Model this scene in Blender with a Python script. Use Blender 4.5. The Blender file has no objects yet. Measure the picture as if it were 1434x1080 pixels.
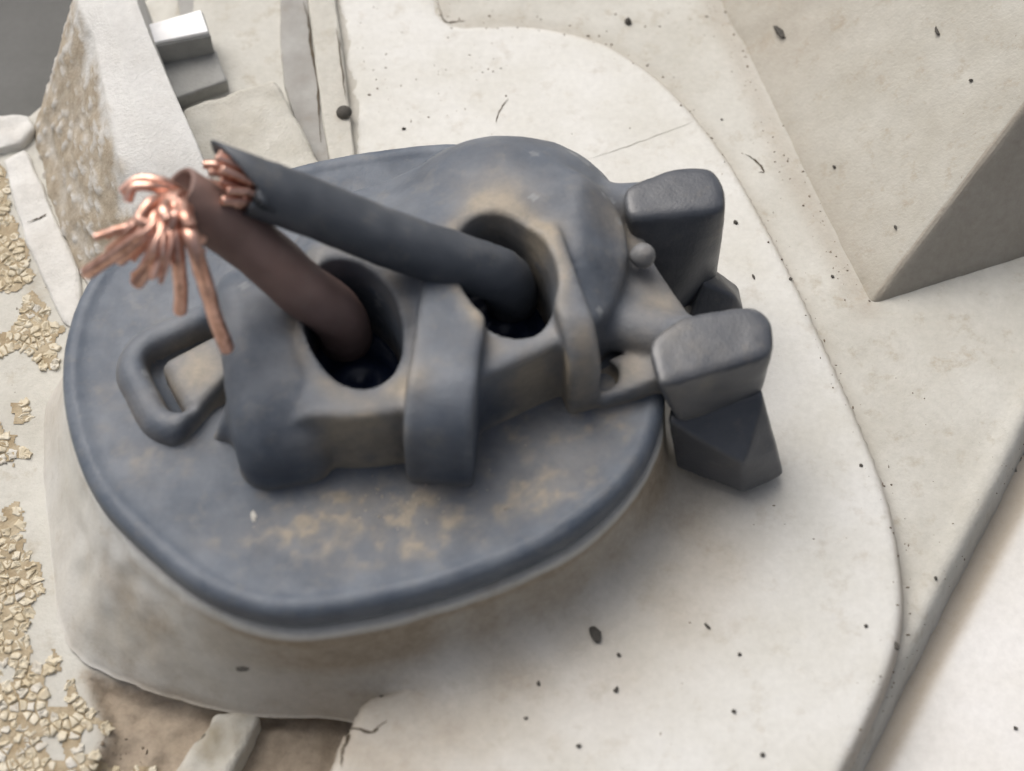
import bpy, bmesh, math, random
import numpy as np
from mathutils import Vector, Matrix

S = 0.001                       # the scene is laid out in millimetres
random.seed(7)
sc = bpy.context.scene
col = sc.collection

# ------------------------------------------------------------------ camera
TILT = math.radians(58.0)       # looking down at the plate
DIST = 135.0                    # mm from the plate to the lens
FPX = 18.0 * DIST               # focal length in pixels of a 1434 x 1080 frame
IW, IH = 1434, 1080
FW = np.array([0.0, math.cos(TILT), -math.sin(TILT)])
RT = np.array([1.0, 0.0, 0.0])
UP = np.cross(RT, FW)
CP = -FW * DIST
cam = bpy.data.cameras.new('camera')
cam.sensor_width = 36.0
cam.lens = FPX / IW * 36.0
cam.clip_start = 0.005
cam.clip_end = 50.0
cam.dof.use_dof = True
cam.dof.focus_distance = 0.137
cam.dof.aperture_fstop = 32.0
camo = bpy.data.objects.new('camera', cam)
camo.location = Vector(CP * S)
camo.rotation_euler = (math.pi / 2 - TILT, 0, 0)
col.objects.link(camo)
sc.camera = camo

# ------------------------------------------------------------------ sky and sun
SUN_EL, SUN_AZ = math.radians(56), math.radians(-36)     # azimuth from +Y towards +X
world = bpy.data.worlds.new('World')
sc.world = world
world.use_nodes = True
wn = world.node_tree
bg = wn.nodes['Background']
sky = wn.nodes.new('ShaderNodeTexSky')
sky.sky_type = 'NISHITA'
sky.sun_disc = False
sky.sun_elevation = SUN_EL
sky.sun_rotation = SUN_AZ
sky.air_density = 0.7
sky.dust_density = 8.0
sky.ozone_density = 0.6
hs = wn.nodes.new('ShaderNodeHueSaturation')      # thin overcast: the sky is paler than clear blue
hs.inputs['Saturation'].default_value = 0.5
wn.links.new(sky.outputs[0], hs.inputs['Color'])
wn.links.new(hs.outputs[0], bg.inputs[0])
bg.inputs[1].default_value = 0.125
sun = bpy.data.lights.new('sun', 'SUN')
sun.energy = 1.25
sun.angle = math.radians(50)
sun.color = (1.0, 0.975, 0.935)
suno = bpy.data.objects.new('sun', sun)
sd = Vector((math.sin(SUN_AZ) * math.cos(SUN_EL), math.cos(SUN_AZ) * math.cos(SUN_EL), math.sin(SUN_EL)))
suno.rotation_euler = sd.to_track_quat('Z', 'Y').to_euler()
suno.location = sd * 0.5
col.objects.link(suno)
sc.view_settings.view_transform = 'Standard'
sc.view_settings.look = 'None'
sc.view_settings.exposure = 0.17
sc.view_settings.gamma = 1.0
sc.view_settings.use_curve_mapping = False
sc.cycles.use_denoising = True


# ------------------------------------------------------------------ geometry helpers
def P(px, py, z):
    """point of the real plane z (mm) that the photograph shows at a pixel"""
    d = FW * FPX + RT * (px - IW / 2) + UP * (IH / 2 - py)
    return CP + d * ((z - CP[2]) / d[2])


def PX(pts, z):
    return np.array([P(a, b, z)[:2] for a, b in pts])


def smooth01(t):
    t = np.clip(t, 0, 1)
    return t * t * (3 - 2 * t)


def vnoise(x, y, z=None, seed=0):
    """lattice value noise, -1..1"""
    if z is None:
        z = np.zeros_like(x)

    def h(i, j, k):
        n = (i.astype(np.int64) * 374761393 + j.astype(np.int64) * 668265263 + k.astype(np.int64) * 2147483647 + seed * 1274126177) & 0xffffffff
        n = ((n ^ (n >> 13)) * 1274126177) & 0xffffffff
        n = n ^ (n >> 16)
        return (n & 0xffff) / 32767.5 - 1
    x0, y0, z0 = np.floor(x), np.floor(y), np.floor(z)
    fx, fy, fz = smooth01(x - x0), smooth01(y - y0), smooth01(z - z0)
    r = 0
    for a in (0, 1):
        for b in (0, 1):
            for c in (0, 1):
                w = (fx if a else 1 - fx) * (fy if b else 1 - fy) * (fz if c else 1 - fz)
                r = r + w * h(x0 + a, y0 + b, z0 + c)
    return r


def fbm(x, y, z=None, seed=0, octaves=3):
    r, a, f = 0, 1.0, 1.0
    for o in range(octaves):
        r = r + a * vnoise(x * f, y * f, None if z is None else z * f, seed + o * 17)
        a *= 0.5
        f *= 2.03
    return r


def poly_sdf(X, Y, poly):
    """signed distance to a closed polygon (negative inside)"""
    d = np.full(X.shape, 1e18)
    ins = np.zeros(X.shape, bool)
    n = len(poly)
    for i in range(n):
        ax, ay = poly[i]
        bx, by = poly[(i + 1) % n]
        ex, ey = bx - ax, by - ay
        wx, wy = X - ax, Y - ay
        t = np.clip((wx * ex + wy * ey) / (ex * ex + ey * ey + 1e-12), 0, 1)
        d = np.minimum(d, (wx - ex * t) ** 2 + (wy - ey * t) ** 2)
        c = ((ay <= Y) & (Y < by)) | ((by <= Y) & (Y < ay))
        if ey != 0:
            ins ^= c & (X < ax + (Y - ay) / ey * ex)
    d = np.sqrt(d)
    return np.where(ins, -d, d)


def catmull(pts, n, closed=False):
    pts = np.array(pts, float)
    m = len(pts)
    out = []
    segs = m if closed else m - 1
    for i in range(segs):
        if closed:
            p0, p1, p2, p3 = pts[(i - 1) % m], pts[i], pts[(i + 1) % m], pts[(i + 2) % m]
        else:
            p0, p1, p2, p3 = pts[max(i - 1, 0)], pts[i], pts[i + 1], pts[min(i + 2, m - 1)]
        for k in range(n):
            t = k / n
            out.append(0.5 * ((2 * p1) + (-p0 + p2) * t + (2 * p0 - 5 * p1 + 4 * p2 - p3) * t * t + (-p0 + 3 * p1 - 3 * p2 + p3) * t ** 3))
    if not closed:
        out.append(pts[-1])
    return np.array(out)


def smin(a, b, k):
    h = np.clip(0.5 + 0.5 * (b - a) / k, 0, 1)
    return b * (1 - h) + a * h - k * h * (1 - h)


def smax(a, b, k):
    return -smin(-a, -b, k)


def extrude_sdf(dp, Z, z0, z1, r):
    zc, hz = (z0 + z1) / 2, (z1 - z0) / 2
    a, b = dp + r, np.abs(Z - zc) - hz + r
    return np.sqrt(np.maximum(a, 0) ** 2 + np.maximum(b, 0) ** 2) + np.minimum(np.maximum(a, b), 0) - r


def box_sdf(X, Y, Z, c, h, r, rot=0.0):
    x, y, z = X - c[0], Y - c[1], Z - c[2]
    if rot:
        ca, sa = math.cos(rot), math.sin(rot)
        x, y = x * ca + y * sa, -x * sa + y * ca
    a, b, d = np.abs(x) - h[0] + r, np.abs(y) - h[1] + r, np.abs(z) - h[2] + r
    return np.sqrt(np.maximum(a, 0) ** 2 + np.maximum(b, 0) ** 2 + np.maximum(d, 0) ** 2) + np.minimum(np.maximum(np.maximum(a, b), d), 0) - r


def grid3(lo, hi, h):
    ax = [np.arange(lo[i], hi[i] + h, h) for i in range(3)]
    return np.meshgrid(*ax, indexing='ij')


def surface_nets(F, lo, h):
    """closed surface of F < 0 as quads"""
    s = F < 0
    nx, ny, nz = F.shape
    cnt = np.zeros((nx - 1, ny - 1, nz - 1), np.int8)
    for a in (0, 1):
        for b in (0, 1):
            for c in (0, 1):
                cnt += s[a:nx - 1 + a, b:ny - 1 + b, c:nz - 1 + c]
    act = (cnt > 0) & (cnt < 8)
    I, J, K = np.nonzero(act)
    idx = np.full(act.shape, -1, np.int64)
    idx[I, J, K] = np.arange(len(I))
    acc = np.zeros((len(I), 3))
    num = np.zeros(len(I))
    corners = [(a, b, c) for a in (0, 1) for b in (0, 1) for c in (0, 1)]
    for p in corners:
        for q in corners:
            if sum(q) - sum(p) == 1 and all(q[i] >= p[i] for i in range(3)):
                f0 = F[I + p[0], J + p[1], K + p[2]]
                f1 = F[I + q[0], J + q[1], K + q[2]]
                m = (f0 < 0) != (f1 < 0)
                t = np.where(m, f0 / np.where(m, f0 - f1, 1), 0)
                for i in range(3):
                    acc[:, i] += np.where(m, p[i] + (q[i] - p[i]) * t, 0)
                num += m
    V = (np.stack([I, J, K], 1) + acc / num[:, None]) * h + np.array(lo)
    quads = []
    for ax in range(3):
        sl0 = [slice(1, -1)] * 3
        sl1 = [slice(1, -1)] * 3
        sl0[ax] = slice(0, F.shape[ax] - 1)
        sl1[ax] = slice(1, F.shape[ax])
        a, b = s[tuple(sl0)], s[tuple(sl1)]
        e = np.nonzero(a != b)
        base = [e[0] + 1, e[1] + 1, e[2] + 1]
        base[ax] = e[ax]
        u, v = (ax + 1) % 3, (ax + 2) % 3

        def cell(du, dv):
            c = [base[0].copy(), base[1].copy(), base[2].copy()]
            c[u] += du
            c[v] += dv
            return idx[c[0], c[1], c[2]]
        q = np.stack([cell(-1, -1), cell(0, -1), cell(0, 0), cell(-1, 0)], 1)
        fl = b[e]
        q[fl] = q[fl][:, ::-1]
        quads.append(q)
    return V, np.concatenate(quads)


def mesh_from(name, V, Fc, mat=None, smooth=True, attr=None):
    me = bpy.data.meshes.new(name)
    V = np.asarray(V, float) * S
    if isinstance(Fc, np.ndarray):
        n = Fc.shape[1]
        me.vertices.add(len(V))
        me.vertices.foreach_set('co', V.ravel())
        me.loops.add(Fc.size)
        me.loops.foreach_set('vertex_index', Fc.ravel().astype(np.int32))
        me.polygons.add(len(Fc))
        me.polygons.foreach_set('loop_start', np.arange(0, Fc.size, n, dtype=np.int32))
        me.polygons.foreach_set('loop_total', np.full(len(Fc), n, dtype=np.int32))
        me.update(calc_edges=True)
        me.validate()
    else:
        me.from_pydata([tuple(v) for v in V], [], [tuple(int(i) for i in f) for f in Fc])
        me.update()
    if smooth:
        me.polygons.foreach_set('use_smooth', [True] * len(me.polygons))
    if attr:
        for k, a in attr.items():
            at = me.attributes.new(k, 'FLOAT', 'POINT')
            at.data.foreach_set('value', np.clip(a, 0, 1).astype(np.float32))
    if mat:
        me.materials.append(mat)
    return me


def obj(name, me, parent=None, **props):
    o = bpy.data.objects.new(name, me)
    col.objects.link(o)
    if parent:
        o.parent = parent
    for k, v in props.items():
        o[k] = v
    return o


def empty(name, loc, label, category, group=None):
    o = bpy.data.objects.new(name, None)
    o.empty_display_size = 0.005
    o.location = Vector(np.array(loc) * S)
    col.objects.link(o)
    o['label'] = label
    o['category'] = category
    if group:
        o['group'] = group
    return o


def adopt(o, root):
    """parent while keeping the mesh where it stands in the scene"""
    o.parent = root
    o.matrix_parent_inverse = Matrix.Translation(-root.location)


def heightfield(x0, x1, y0, y1, h, fz, keep=None, skirt=None):
    xs, ys = np.arange(x0, x1 + h, h), np.arange(y0, y1 + h, h)
    X, Y = np.meshgrid(xs, ys, indexing='ij')
    Z = fz(X, Y)
    n, m = X.shape
    idx = np.arange(n * m).reshape(n, m)
    q = np.stack([idx[:-1, :-1], idx[1:, :-1], idx[1:, 1:], idx[:-1, 1:]], -1).reshape(-1, 4)
    V = np.stack([X.ravel(), Y.ravel(), Z.ravel()], 1)
    if keep is not None:
        k = keep(X, Y).ravel()
        q = q[k[q].all(1)]
        used = np.unique(q)
        re = np.full(len(V), -1)
        re[used] = np.arange(len(used))
        V, q = V[used], re[q]
    return V, q


def hull_mesh(name, pts, mat, bevel=0.0, cuts=0, noise=0.0, nscale=1.0, seed=0, segments=3, attrf=None, emin=0.6):
    bm = bmesh.new()
    for p in pts:
        bm.verts.new(p)
    r = bmesh.ops.convex_hull(bm, input=bm.verts[:])
    junk = list({e for e in r['geom_interior'] + r['geom_unused'] if isinstance(e, bmesh.types.BMVert)})
    if junk:
        bmesh.ops.delete(bm, geom=junk, context='VERTS')
    bmesh.ops.dissolve_limit(bm, angle_limit=math.radians(4), verts=bm.verts[:], edges=bm.edges[:])
    if bevel:
        bmesh.ops.bevel(bm, geom=bm.edges[:], offset=bevel, segments=segments, affect='EDGES', profile=0.5, clamp_overlap=True)
    if cuts:
        bmesh.ops.triangulate(bm, faces=bm.faces[:])
        for _ in range(cuts):
            el = [e for e in bm.edges if e.calc_length() > emin]
            bmesh.ops.subdivide_edges(bm, edges=el, cuts=1)
            bmesh.ops.triangulate(bm, faces=bm.faces[:])
    bmesh.ops.recalc_face_normals(bm, faces=bm.faces[:])
    V = np.array([v.co[:] for v in bm.verts])
    N = np.array([v.normal[:] for v in bm.verts])
    if noise:
        V = V + N * (fbm(V[:, 0] * nscale, V[:, 1] * nscale, V[:, 2] * nscale, seed) * noise)[:, None]
    bm.verts.index_update()
    F = [[v.index for v in f.verts] for f in bm.faces]
    bm.free()
    me = mesh_from(name, V, F, mat, smooth=True, attr={k: f(V) for k, f in attrf.items()} if attrf else None)
    me.set_sharp_from_angle(angle=math.radians(38))
    return me


def tube(path, radii, seg=20, cap=True, jitter=0.0, seed=0):
    path = np.array(path, float)
    n = len(path)
    T = np.gradient(path, axis=0)
    T /= np.linalg.norm(T, axis=1)[:, None]
    up = np.array([0.0, 0.0, 1.0]) if abs(T[0][2]) < 0.9 else np.array([0.0, 1.0, 0.0])
    V = []
    nrm = up - T[0] * (up @ T[0])
    nrm /= np.linalg.norm(nrm)
    for i in range(n):
        nrm = nrm - T[i] * (nrm @ T[i])
        nrm /= np.linalg.norm(nrm)
        b = np.cross(T[i], nrm)
        for k in range(seg):
            a = 2 * math.pi * k / seg
            V.append(path[i] + radii[i] * (math.cos(a) * nrm + math.sin(a) * b))
    F = []
    for i in range(n - 1):
        for k in range(seg):
            F.append((i * seg + k, i * seg + (k + 1) % seg, (i + 1) * seg + (k + 1) % seg, (i + 1) * seg + k))
    if cap:
        F.append(tuple(range(seg))[::-1])
        F.append(tuple((n - 1) * seg + k for k in range(seg)))
    V = np.array(V)
    if jitter:
        V += jitter * np.stack([vnoise(V[:, 0] * 1.3, V[:, 1] * 1.3, V[:, 2] * 1.3, seed + j) for j in range(3)], 1)
    return V, F


def round_ends(path, r, n=5):
    """radius list and path with snipped tips, their edges just broken"""
    path = np.array(path, float)
    d0 = path[0] - path[1]
    d0 /= np.linalg.norm(d0)
    d1 = path[-1] - path[-2]
    d1 /= np.linalg.norm(d1)
    a = [math.pi / 2 * (1 - k / n) for k in range(n)]
    head = [path[0] + d0 * r * 0.3 * math.sin(t) for t in a]
    tail = [path[-1] + d1 * r * 0.3 * math.sin(t) for t in a[::-1]]
    rad = [r * (0.72 + 0.28 * math.cos(t)) for t in a] + [r] * len(path) + [r * (0.72 + 0.28 * math.cos(t)) for t in a[::-1]]
    return np.vstack([head, path, tail]), rad


# ------------------------------------------------------------------ materials
def node_mat(name):
    m = bpy.data.materials.new(name)
    m.use_nodes = True
    nt = m.node_tree
    return m, nt, nt.nodes['Principled BSDF']


def tex(nt, kind, scale, detail=4.0, rough=0.55, space='Object', offset=0.0):
    tc = nt.nodes.new('ShaderNodeTexCoord')
    mp = nt.nodes.new('ShaderNodeMapping')
    mp.inputs['Scale'].default_value = (1000.0,) * 3        # millimetres
    mp.inputs['Location'].default_value = (offset, offset * 0.7, -offset)
    nt.links.new(tc.outputs[space], mp.inputs[0])
    t = nt.nodes.new('ShaderNodeTexNoise' if kind == 'noise' else 'ShaderNodeTexVoronoi')
    t.inputs['Scale'].default_value = scale
    if kind == 'noise':
        t.inputs['Detail'].default_value = detail
        t.inputs['Roughness'].default_value = rough
    nt.links.new(mp.outputs[0], t.inputs['Vector'])
    return t.outputs[0]


def ramp(nt, src, p0, p1, c0=(0, 0, 0, 1), c1=(1, 1, 1, 1)):
    r = nt.nodes.new('ShaderNodeValToRGB')
    r.color_ramp.elements[0].position = p0
    r.color_ramp.elements[0].color = c0
    r.color_ramp.elements[1].position = p1
    r.color_ramp.elements[1].color = c1
    nt.links.new(src, r.inputs[0])
    return r.outputs[0]


def mix(nt, fac, a, b, mode='MIX'):
    m = nt.nodes.new('ShaderNodeMix')
    m.data_type = 'RGBA'
    m.blend_type = mode
    for sock, v in ((m.inputs['Factor'], fac), (m.inputs['A'], a), (m.inputs['B'], b)):
        if hasattr(v, 'is_output'):
            nt.links.new(v, sock)
        elif isinstance(v, (int, float)):
            sock.default_value = v
        else:
            sock.default_value = (*v, 1.0)
    return m.outputs['Result']


def mathn(nt, op, a, b):
    m = nt.nodes.new('ShaderNodeMath')
    m.operation = op
    m.use_clamp = True
    for s_, v in ((m.inputs[0], a), (m.inputs[1], b)):
        if hasattr(v, 'is_output'):
            nt.links.new(v, s_)
        else:
            s_.default_value = v
    return m.outputs[0]


def attr_out(nt, name):
    a = nt.nodes.new('ShaderNodeAttribute')
    a.attribute_name = name
    return a.outputs['Fac']


def surface(name, base, alt, dirt=None, rough=0.6, spec=0.4, blotch=0.12, grain=1.6, bump=0.05, fine=4.0, dirt_shade2=None, stain=0.0, stain_col=(0.3, 0.24, 0.16), flecks=0.0, wear=0.0):
    """weathered plastic or rubber: two tones in blotches, grime and painted shade where the 'dirt' attribute says, fine relief"""
    m, nt, b = node_mat(name)
    c = mix(nt, ramp(nt, tex(nt, 'noise', blotch, 5), 0.38, 0.66), base, alt)
    if stain:
        c = mix(nt, mathn(nt, 'MULTIPLY', ramp(nt, tex(nt, 'noise', 0.45, 6, 0.7, offset=31.0), 0.55, 0.75), stain), c, stain_col)
    c = mix(nt, mathn(nt, 'MULTIPLY', ramp(nt, tex(nt, 'noise', grain, 6, 0.65), 0.35, 0.7), 0.10), c, (0.0, 0.0, 0.0))
    if flecks:
        f1 = ramp(nt, tex(nt, 'noise', 1.7, 8, 0.75, offset=57.0), 0.64, 0.70)
        f2 = ramp(nt, tex(nt, 'noise', 0.16, 3, offset=71.0), 0.42, 0.62)
        c = mix(nt, mathn(nt, 'MULTIPLY', mathn(nt, 'MULTIPLY', f1, f2), flecks), c, (0.20, 0.165, 0.12))
    if dirt is not None:
        k = attr_out(nt, 'dirt')
        br = tex(nt, 'noise', 1.3, 9, 0.75, offset=11.0)
        k2 = mathn(nt, 'ADD', k, mathn(nt, 'SUBTRACT', mathn(nt, 'MULTIPLY', br, 1.0), 0.5))
        kk = mathn(nt, 'MULTIPLY', k, ramp(nt, k2, 0.0, 0.95, (0.32, 0.32, 0.32, 1)))
        d = mix(nt, ramp(nt, tex(nt, 'noise', 1.3, 6, 0.7, offset=5.0), 0.35, 0.65), dirt, dirt_shade2 or dirt)
        c = mix(nt, kk, c, d)
    if wear:
        ge = nt.nodes.new('ShaderNodeNewGeometry')
        e = mathn(nt, 'MULTIPLY', ramp(nt, ge.outputs['Pointiness'], 0.51, 0.58), ramp(nt, tex(nt, 'noise', 0.7, 6, 0.7, offset=43.0), 0.35, 0.65))
        c = mix(nt, mathn(nt, 'MULTIPLY', e, wear), c, (0.26, 0.27, 0.275))
    nt.links.new(c, b.inputs['Base Color'])
    r = nt.nodes.new('ShaderNodeMapRange')
    r.inputs['To Min'].default_value = rough - 0.1
    r.inputs['To Max'].default_value = rough + 0.12
    nt.links.new(tex(nt, 'noise', 0.5, 4, offset=3.0), r.inputs[0])
    nt.links.new(r.outputs[0], b.inputs['Roughness'])
    b.inputs['Specular IOR Level'].default_value = spec
    bp = nt.nodes.new('ShaderNodeBump')
    bp.inputs['Strength'].default_value = 0.6
    bp.inputs['Distance'].default_value = bump * S
    nt.links.new(tex(nt, 'noise', fine, 6, 0.6, offset=2.0), bp.inputs['Height'])
    nt.links.new(bp.outputs[0], b.inputs['Normal'])
    return m


M = {}
M['plate'] = surface('pale_plastic', (0.60, 0.595, 0.565), (0.54, 0.53, 0.485), (0.27, 0.22, 0.16), dirt_shade2=(0.36, 0.30, 0.225), rough=0.62, spec=0.3, bump=0.05, stain=0.38, flecks=0.8)
M['floor'] = surface('dusty_plastic', (0.52, 0.51, 0.465), (0.45, 0.435, 0.385), (0.24, 0.19, 0.14), dirt_shade2=(0.33, 0.27, 0.2), rough=0.7, spec=0.25, bump=0.09, stain=0.6, flecks=1.0)
M['wedge'] = surface('dusty_sloped_plastic', (0.47, 0.455, 0.405), (0.40, 0.38, 0.325), (0.29, 0.25, 0.20), dirt_shade2=(0.36, 0.32, 0.26), rough=0.7, spec=0.25, bump=0.09, stain=0.6, flecks=0.9)
M['panel'] = surface('clean_plastic', (0.66, 0.65, 0.63), (0.62, 0.605, 0.57), (0.38, 0.32, 0.24), rough=0.6, spec=0.3, bump=0.03)
M['collar'] = surface('collar_plastic', (0.58, 0.565, 0.52), (0.52, 0.50, 0.445), (0.25, 0.20, 0.145), dirt_shade2=(0.32, 0.265, 0.2), rough=0.65, spec=0.3, bump=0.08, stain=0.6, flecks=0.9)
M['rib'] = surface('chalky_plastic', (0.64, 0.635, 0.61), (0.57, 0.56, 0.53), (0.30, 0.25, 0.185), dirt_shade2=(0.42, 0.365, 0.285), rough=0.75, spec=0.2, bump=0.15)
M['grey'] = surface('grey_plastic', (0.34, 0.34, 0.325), (0.28, 0.28, 0.265), (0.12, 0.11, 0.1), rough=0.7, spec=0.25, bump=0.1, stain=0.3, stain_col=(0.12, 0.11, 0.1))
M['light_grey'] = surface('light_grey_plastic', (0.36, 0.355, 0.335), (0.31, 0.305, 0.285), (0.16, 0.14, 0.12), rough=0.7, spec=0.25, bump=0.08, stain=0.3)
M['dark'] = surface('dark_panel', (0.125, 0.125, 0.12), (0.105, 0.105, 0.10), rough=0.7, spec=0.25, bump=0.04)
M['white'] = surface('white_label', (0.9, 0.9, 0.9), (0.88, 0.88, 0.88), rough=0.4, bump=0.01)
M['pad'] = surface('pad_plastic', (0.53, 0.52, 0.47), (0.47, 0.45, 0.40), (0.27, 0.24, 0.18), rough=0.72, spec=0.2, bump=0.2, stain=0.35, flecks=0.8)
M['rubber'] = surface('weathered_rubber', (0.064, 0.083, 0.113), (0.120, 0.141, 0.172), (0.30, 0.255, 0.195), dirt_shade2=(0.22, 0.195, 0.155), rough=0.55, spec=0.45, blotch=0.22, bump=0.07, fine=2.5, stain=0.45, stain_col=(0.20, 0.19, 0.17), wear=0.75)
M['tab'] = surface('black_plastic', (0.044, 0.050, 0.062), (0.064, 0.070, 0.082), (0.22, 0.20, 0.165), rough=0.34, spec=0.55, blotch=0.3, bump=0.04, wear=0.5, stain=0.35, stain_col=(0.17, 0.15, 0.12))
M['seal'] = surface('blue_black_seal', (0.010, 0.018, 0.045), (0.014, 0.025, 0.06), rough=0.35, spec=0.5, bump=0.02)
M['blackwire'] = surface('black_insulation', (0.055, 0.063, 0.076), (0.085, 0.094, 0.108), rough=0.5, spec=0.4, blotch=0.4, bump=0.06, stain=0.45, stain_col=(0.17, 0.16, 0.14))
M['brownwire'] = surface('brown_insulation', (0.195, 0.125, 0.106), (0.25, 0.168, 0.146), rough=0.55, spec=0.35, blotch=0.4, bump=0.06, stain=0.4, stain_col=(0.26, 0.22, 0.19))
M['crumb'] = surface('dark_crumb', (0.05, 0.046, 0.04), (0.09, 0.083, 0.07), rough=0.8, bump=0.1)
M['flake'] = surface('yellowed_sealant', (0.50, 0.43, 0.30), (0.58, 0.535, 0.43), rough=0.5, spec=0.4, blotch=0.6, bump=0.08)
M['flake_pale'] = surface('greyed_sealant', (0.50, 0.465, 0.39), (0.56, 0.54, 0.49), rough=0.5, spec=0.4, blotch=0.6, bump=0.08)
M['sealbed'] = surface('brown_adhesive', (0.30, 0.235, 0.145), (0.42, 0.355, 0.25), rough=0.7, spec=0.3, blotch=0.8, bump=0.2)
M['crack'] = surface('grime_in_crack', (0.07, 0.055, 0.04), (0.11, 0.09, 0.065), rough=0.9, spec=0.1, blotch=0.8, bump=0.05)

m, nt, b = node_mat('tarnished_copper')
b.inputs['Metallic'].default_value = 0.92
b.inputs['Roughness'].default_value = 0.38
cc = mix(nt, ramp(nt, tex(nt, 'noise', 0.9, 6, 0.7), 0.42, 0.62), (0.88, 0.56, 0.45), (0.56, 0.31, 0.23))
nt.links.new(cc, b.inputs['Base Color'])
M['copper'] = m

# ------------------------------------------------------------------ the housing
house = empty('moulded_housing', (0, 0, 0), 'weathered off-white moulded housing that the round black cap is set into', 'housing')

plate_px = [(470, -120), (606, -120), (614, -10), (626, 24), (650, 32), (720, 30), (790, 40), (850, 58), (900, 88), (945, 125), (985, 170), (1025, 225), (1060, 285), (1100, 360), (1140, 440),
            (1175, 520), (1205, 585), (1235, 660), (1255, 730), (1266, 800), (1268, 860), (1258, 915), (1238, 970), (1210, 1030), (1180, 1090),
            (1130, 1180), (1060, 1290), (900, 1400), (520, 1420), (430, 1300), (440, 1150), (462, 1078), (478, 1040), (494, 1000), (522, 972),
            (560, 958), (600, 880), (480, 700), (440, 450), (492, 290), (490, 170), (480, 60)]
PLATE = PX(plate_px, 0.0)
CEN = np.array([-11.0, -2.8])

lip_px = [(1520, 440), (1434, 600), (1400, 672), (1330, 805), (1270, 925), (1228, 1010), (1190, 1085), (1120, 1210), (1000, 1420)]
LIP = PX(lip_px, -2.3)
LIPPOLY = np.vstack([LIP, [[-20, -140], [140, -140], [140, 60]]])
chan_px = [(118, 938), (200, 958), (270, 978), (340, 985), (430, 960), (540, 940), (560, 975), (505, 1000), (480, 1050), (462, 1095), (430, 1300), (300, 1400), (60, 1300), (110, 1090), (150, 1030)]
CHAN = PX(chan_px, -4.0)
dark_px = [(-300, 158), (0, 165), (28, 160), (60, 148), (110, 100), (230, -40), (300, -300), (-300, -300)]
DARKP = PX(dark_px, -3.5)


def floor_z(X, Y):
    s = 0.7 * X - 0.7 * Y
    z = -0.05 - 0.034 * np.clip(s + 28, 0, 70)
    z = z - 3.7 * smooth01((-X - 19 - 9 * smooth01((Y - 4) / 14) + 13 * smooth01((-Y - 13) / 6)) / 5)
    z = z + 0.06 * fbm(X * 0.15, Y * 0.15, seed=3) + 0.02 * fbm(X * 0.9, Y * 0.9, seed=8)
    dl = poly_sdf(X, Y, LIPPOLY)
    z = z + 0.22 * np.exp(-((dl - 0.9) / 0.7) ** 2)
    dl = dl + 0.05 * fbm(X * 0.8, Y * 0.8, seed=21)
    z = z - 4.6 * smooth01((0.15 - dl) / 1.3)
    dc = poly_sdf(X, Y, CHAN) + 0.25 * fbm(X * 0.6, Y * 0.6, seed=5)
    z = z - 1.3 * smooth01((0.3 - dc) / 1.2)
    z = z + (0.30 * fbm(X * 0.8, Y * 0.8, seed=57) + 0.14 * fbm(X * 2.1, Y * 2.1, seed=58)) * smooth01((0.3 - dc) / 0.8)
    dd = poly_sdf(X, Y, DARKP) + 0.4 * fbm(X * 0.4, Y * 0.4, seed=6)
    z = z - 9.0 * smooth01((0.2 - dd) / 2.0)
    return z


V, q = heightfield(-115, 115, -80, 135, 0.48, floor_z)
x, y = V[:, 0], V[:, 1]
dirt = 0.35 * smooth01((1.6 - np.abs(poly_sdf(x, y, PLATE))) / 1.6)
dirt = np.maximum(dirt, 0.95 * smooth01((1.2 - poly_sdf(x, y, CHAN)) / 1.6))  # rusty stain in the channel, with its shade painted into the same brown
dirt = np.maximum(dirt, 0.5 * smooth01((0.8 - np.abs(poly_sdf(x, y, LIPPOLY) + 1.4)) / 1.0))
seam = PX([(990, 0), (1040, 100), (1090, 210), (1150, 320), (1215, 432)], -1.5)
ds = np.min(np.hypot(x[:, None] - catmull(seam, 12)[:, 0], y[:, None] - catmull(seam, 12)[:, 1]), 1)
dirt = np.maximum(dirt, 0.45 * smooth01((2.2 - ds) / 2.0))
adopt(obj('floor', mesh_from('floor', V, q, M['floor'], attr={'dirt': dirt})), house)

# plate: a slab with a softly rounded, chipped edge
xs0, ys0 = PLATE.min(0) - 2, PLATE.max(0) + 2
PL2 = catmull(PLATE, 6, True)


def plate_z(X, Y):
    d = poly_sdf(X, Y, PL2)
    rough = 0.3 * fbm(X * 0.9, Y * 0.9, seed=40) * smooth01((-X - 8) / 4)
    d = d + rough + 0.04 * fbm(X * 0.7, Y * 0.7, seed=41)
    e = np.clip((d + 0.9) / 0.9, 0, 1)
    z = 0.9 * (np.sqrt(np.clip(1 - e * e, 0, 1)) - 1) + 0.0
    z = np.where(d > 0, -0.9 - d * 7.0, z)
    return np.maximum(z, -7.5) + 0.03 * fbm(X * 0.12, Y * 0.12, seed=44)


def shade_stain_at(x, y):
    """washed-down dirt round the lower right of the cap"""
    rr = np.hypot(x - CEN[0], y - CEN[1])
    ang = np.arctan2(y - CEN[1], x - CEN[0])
    return 0.9 * smooth01((36 - rr) / 11) * smooth01((0.2 - ang) / 0.6) * smooth01((ang + 2.5) / 0.7) * (0.85 + 0.3 * fbm(x * 0.12, y * 0.12, seed=77))


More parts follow.
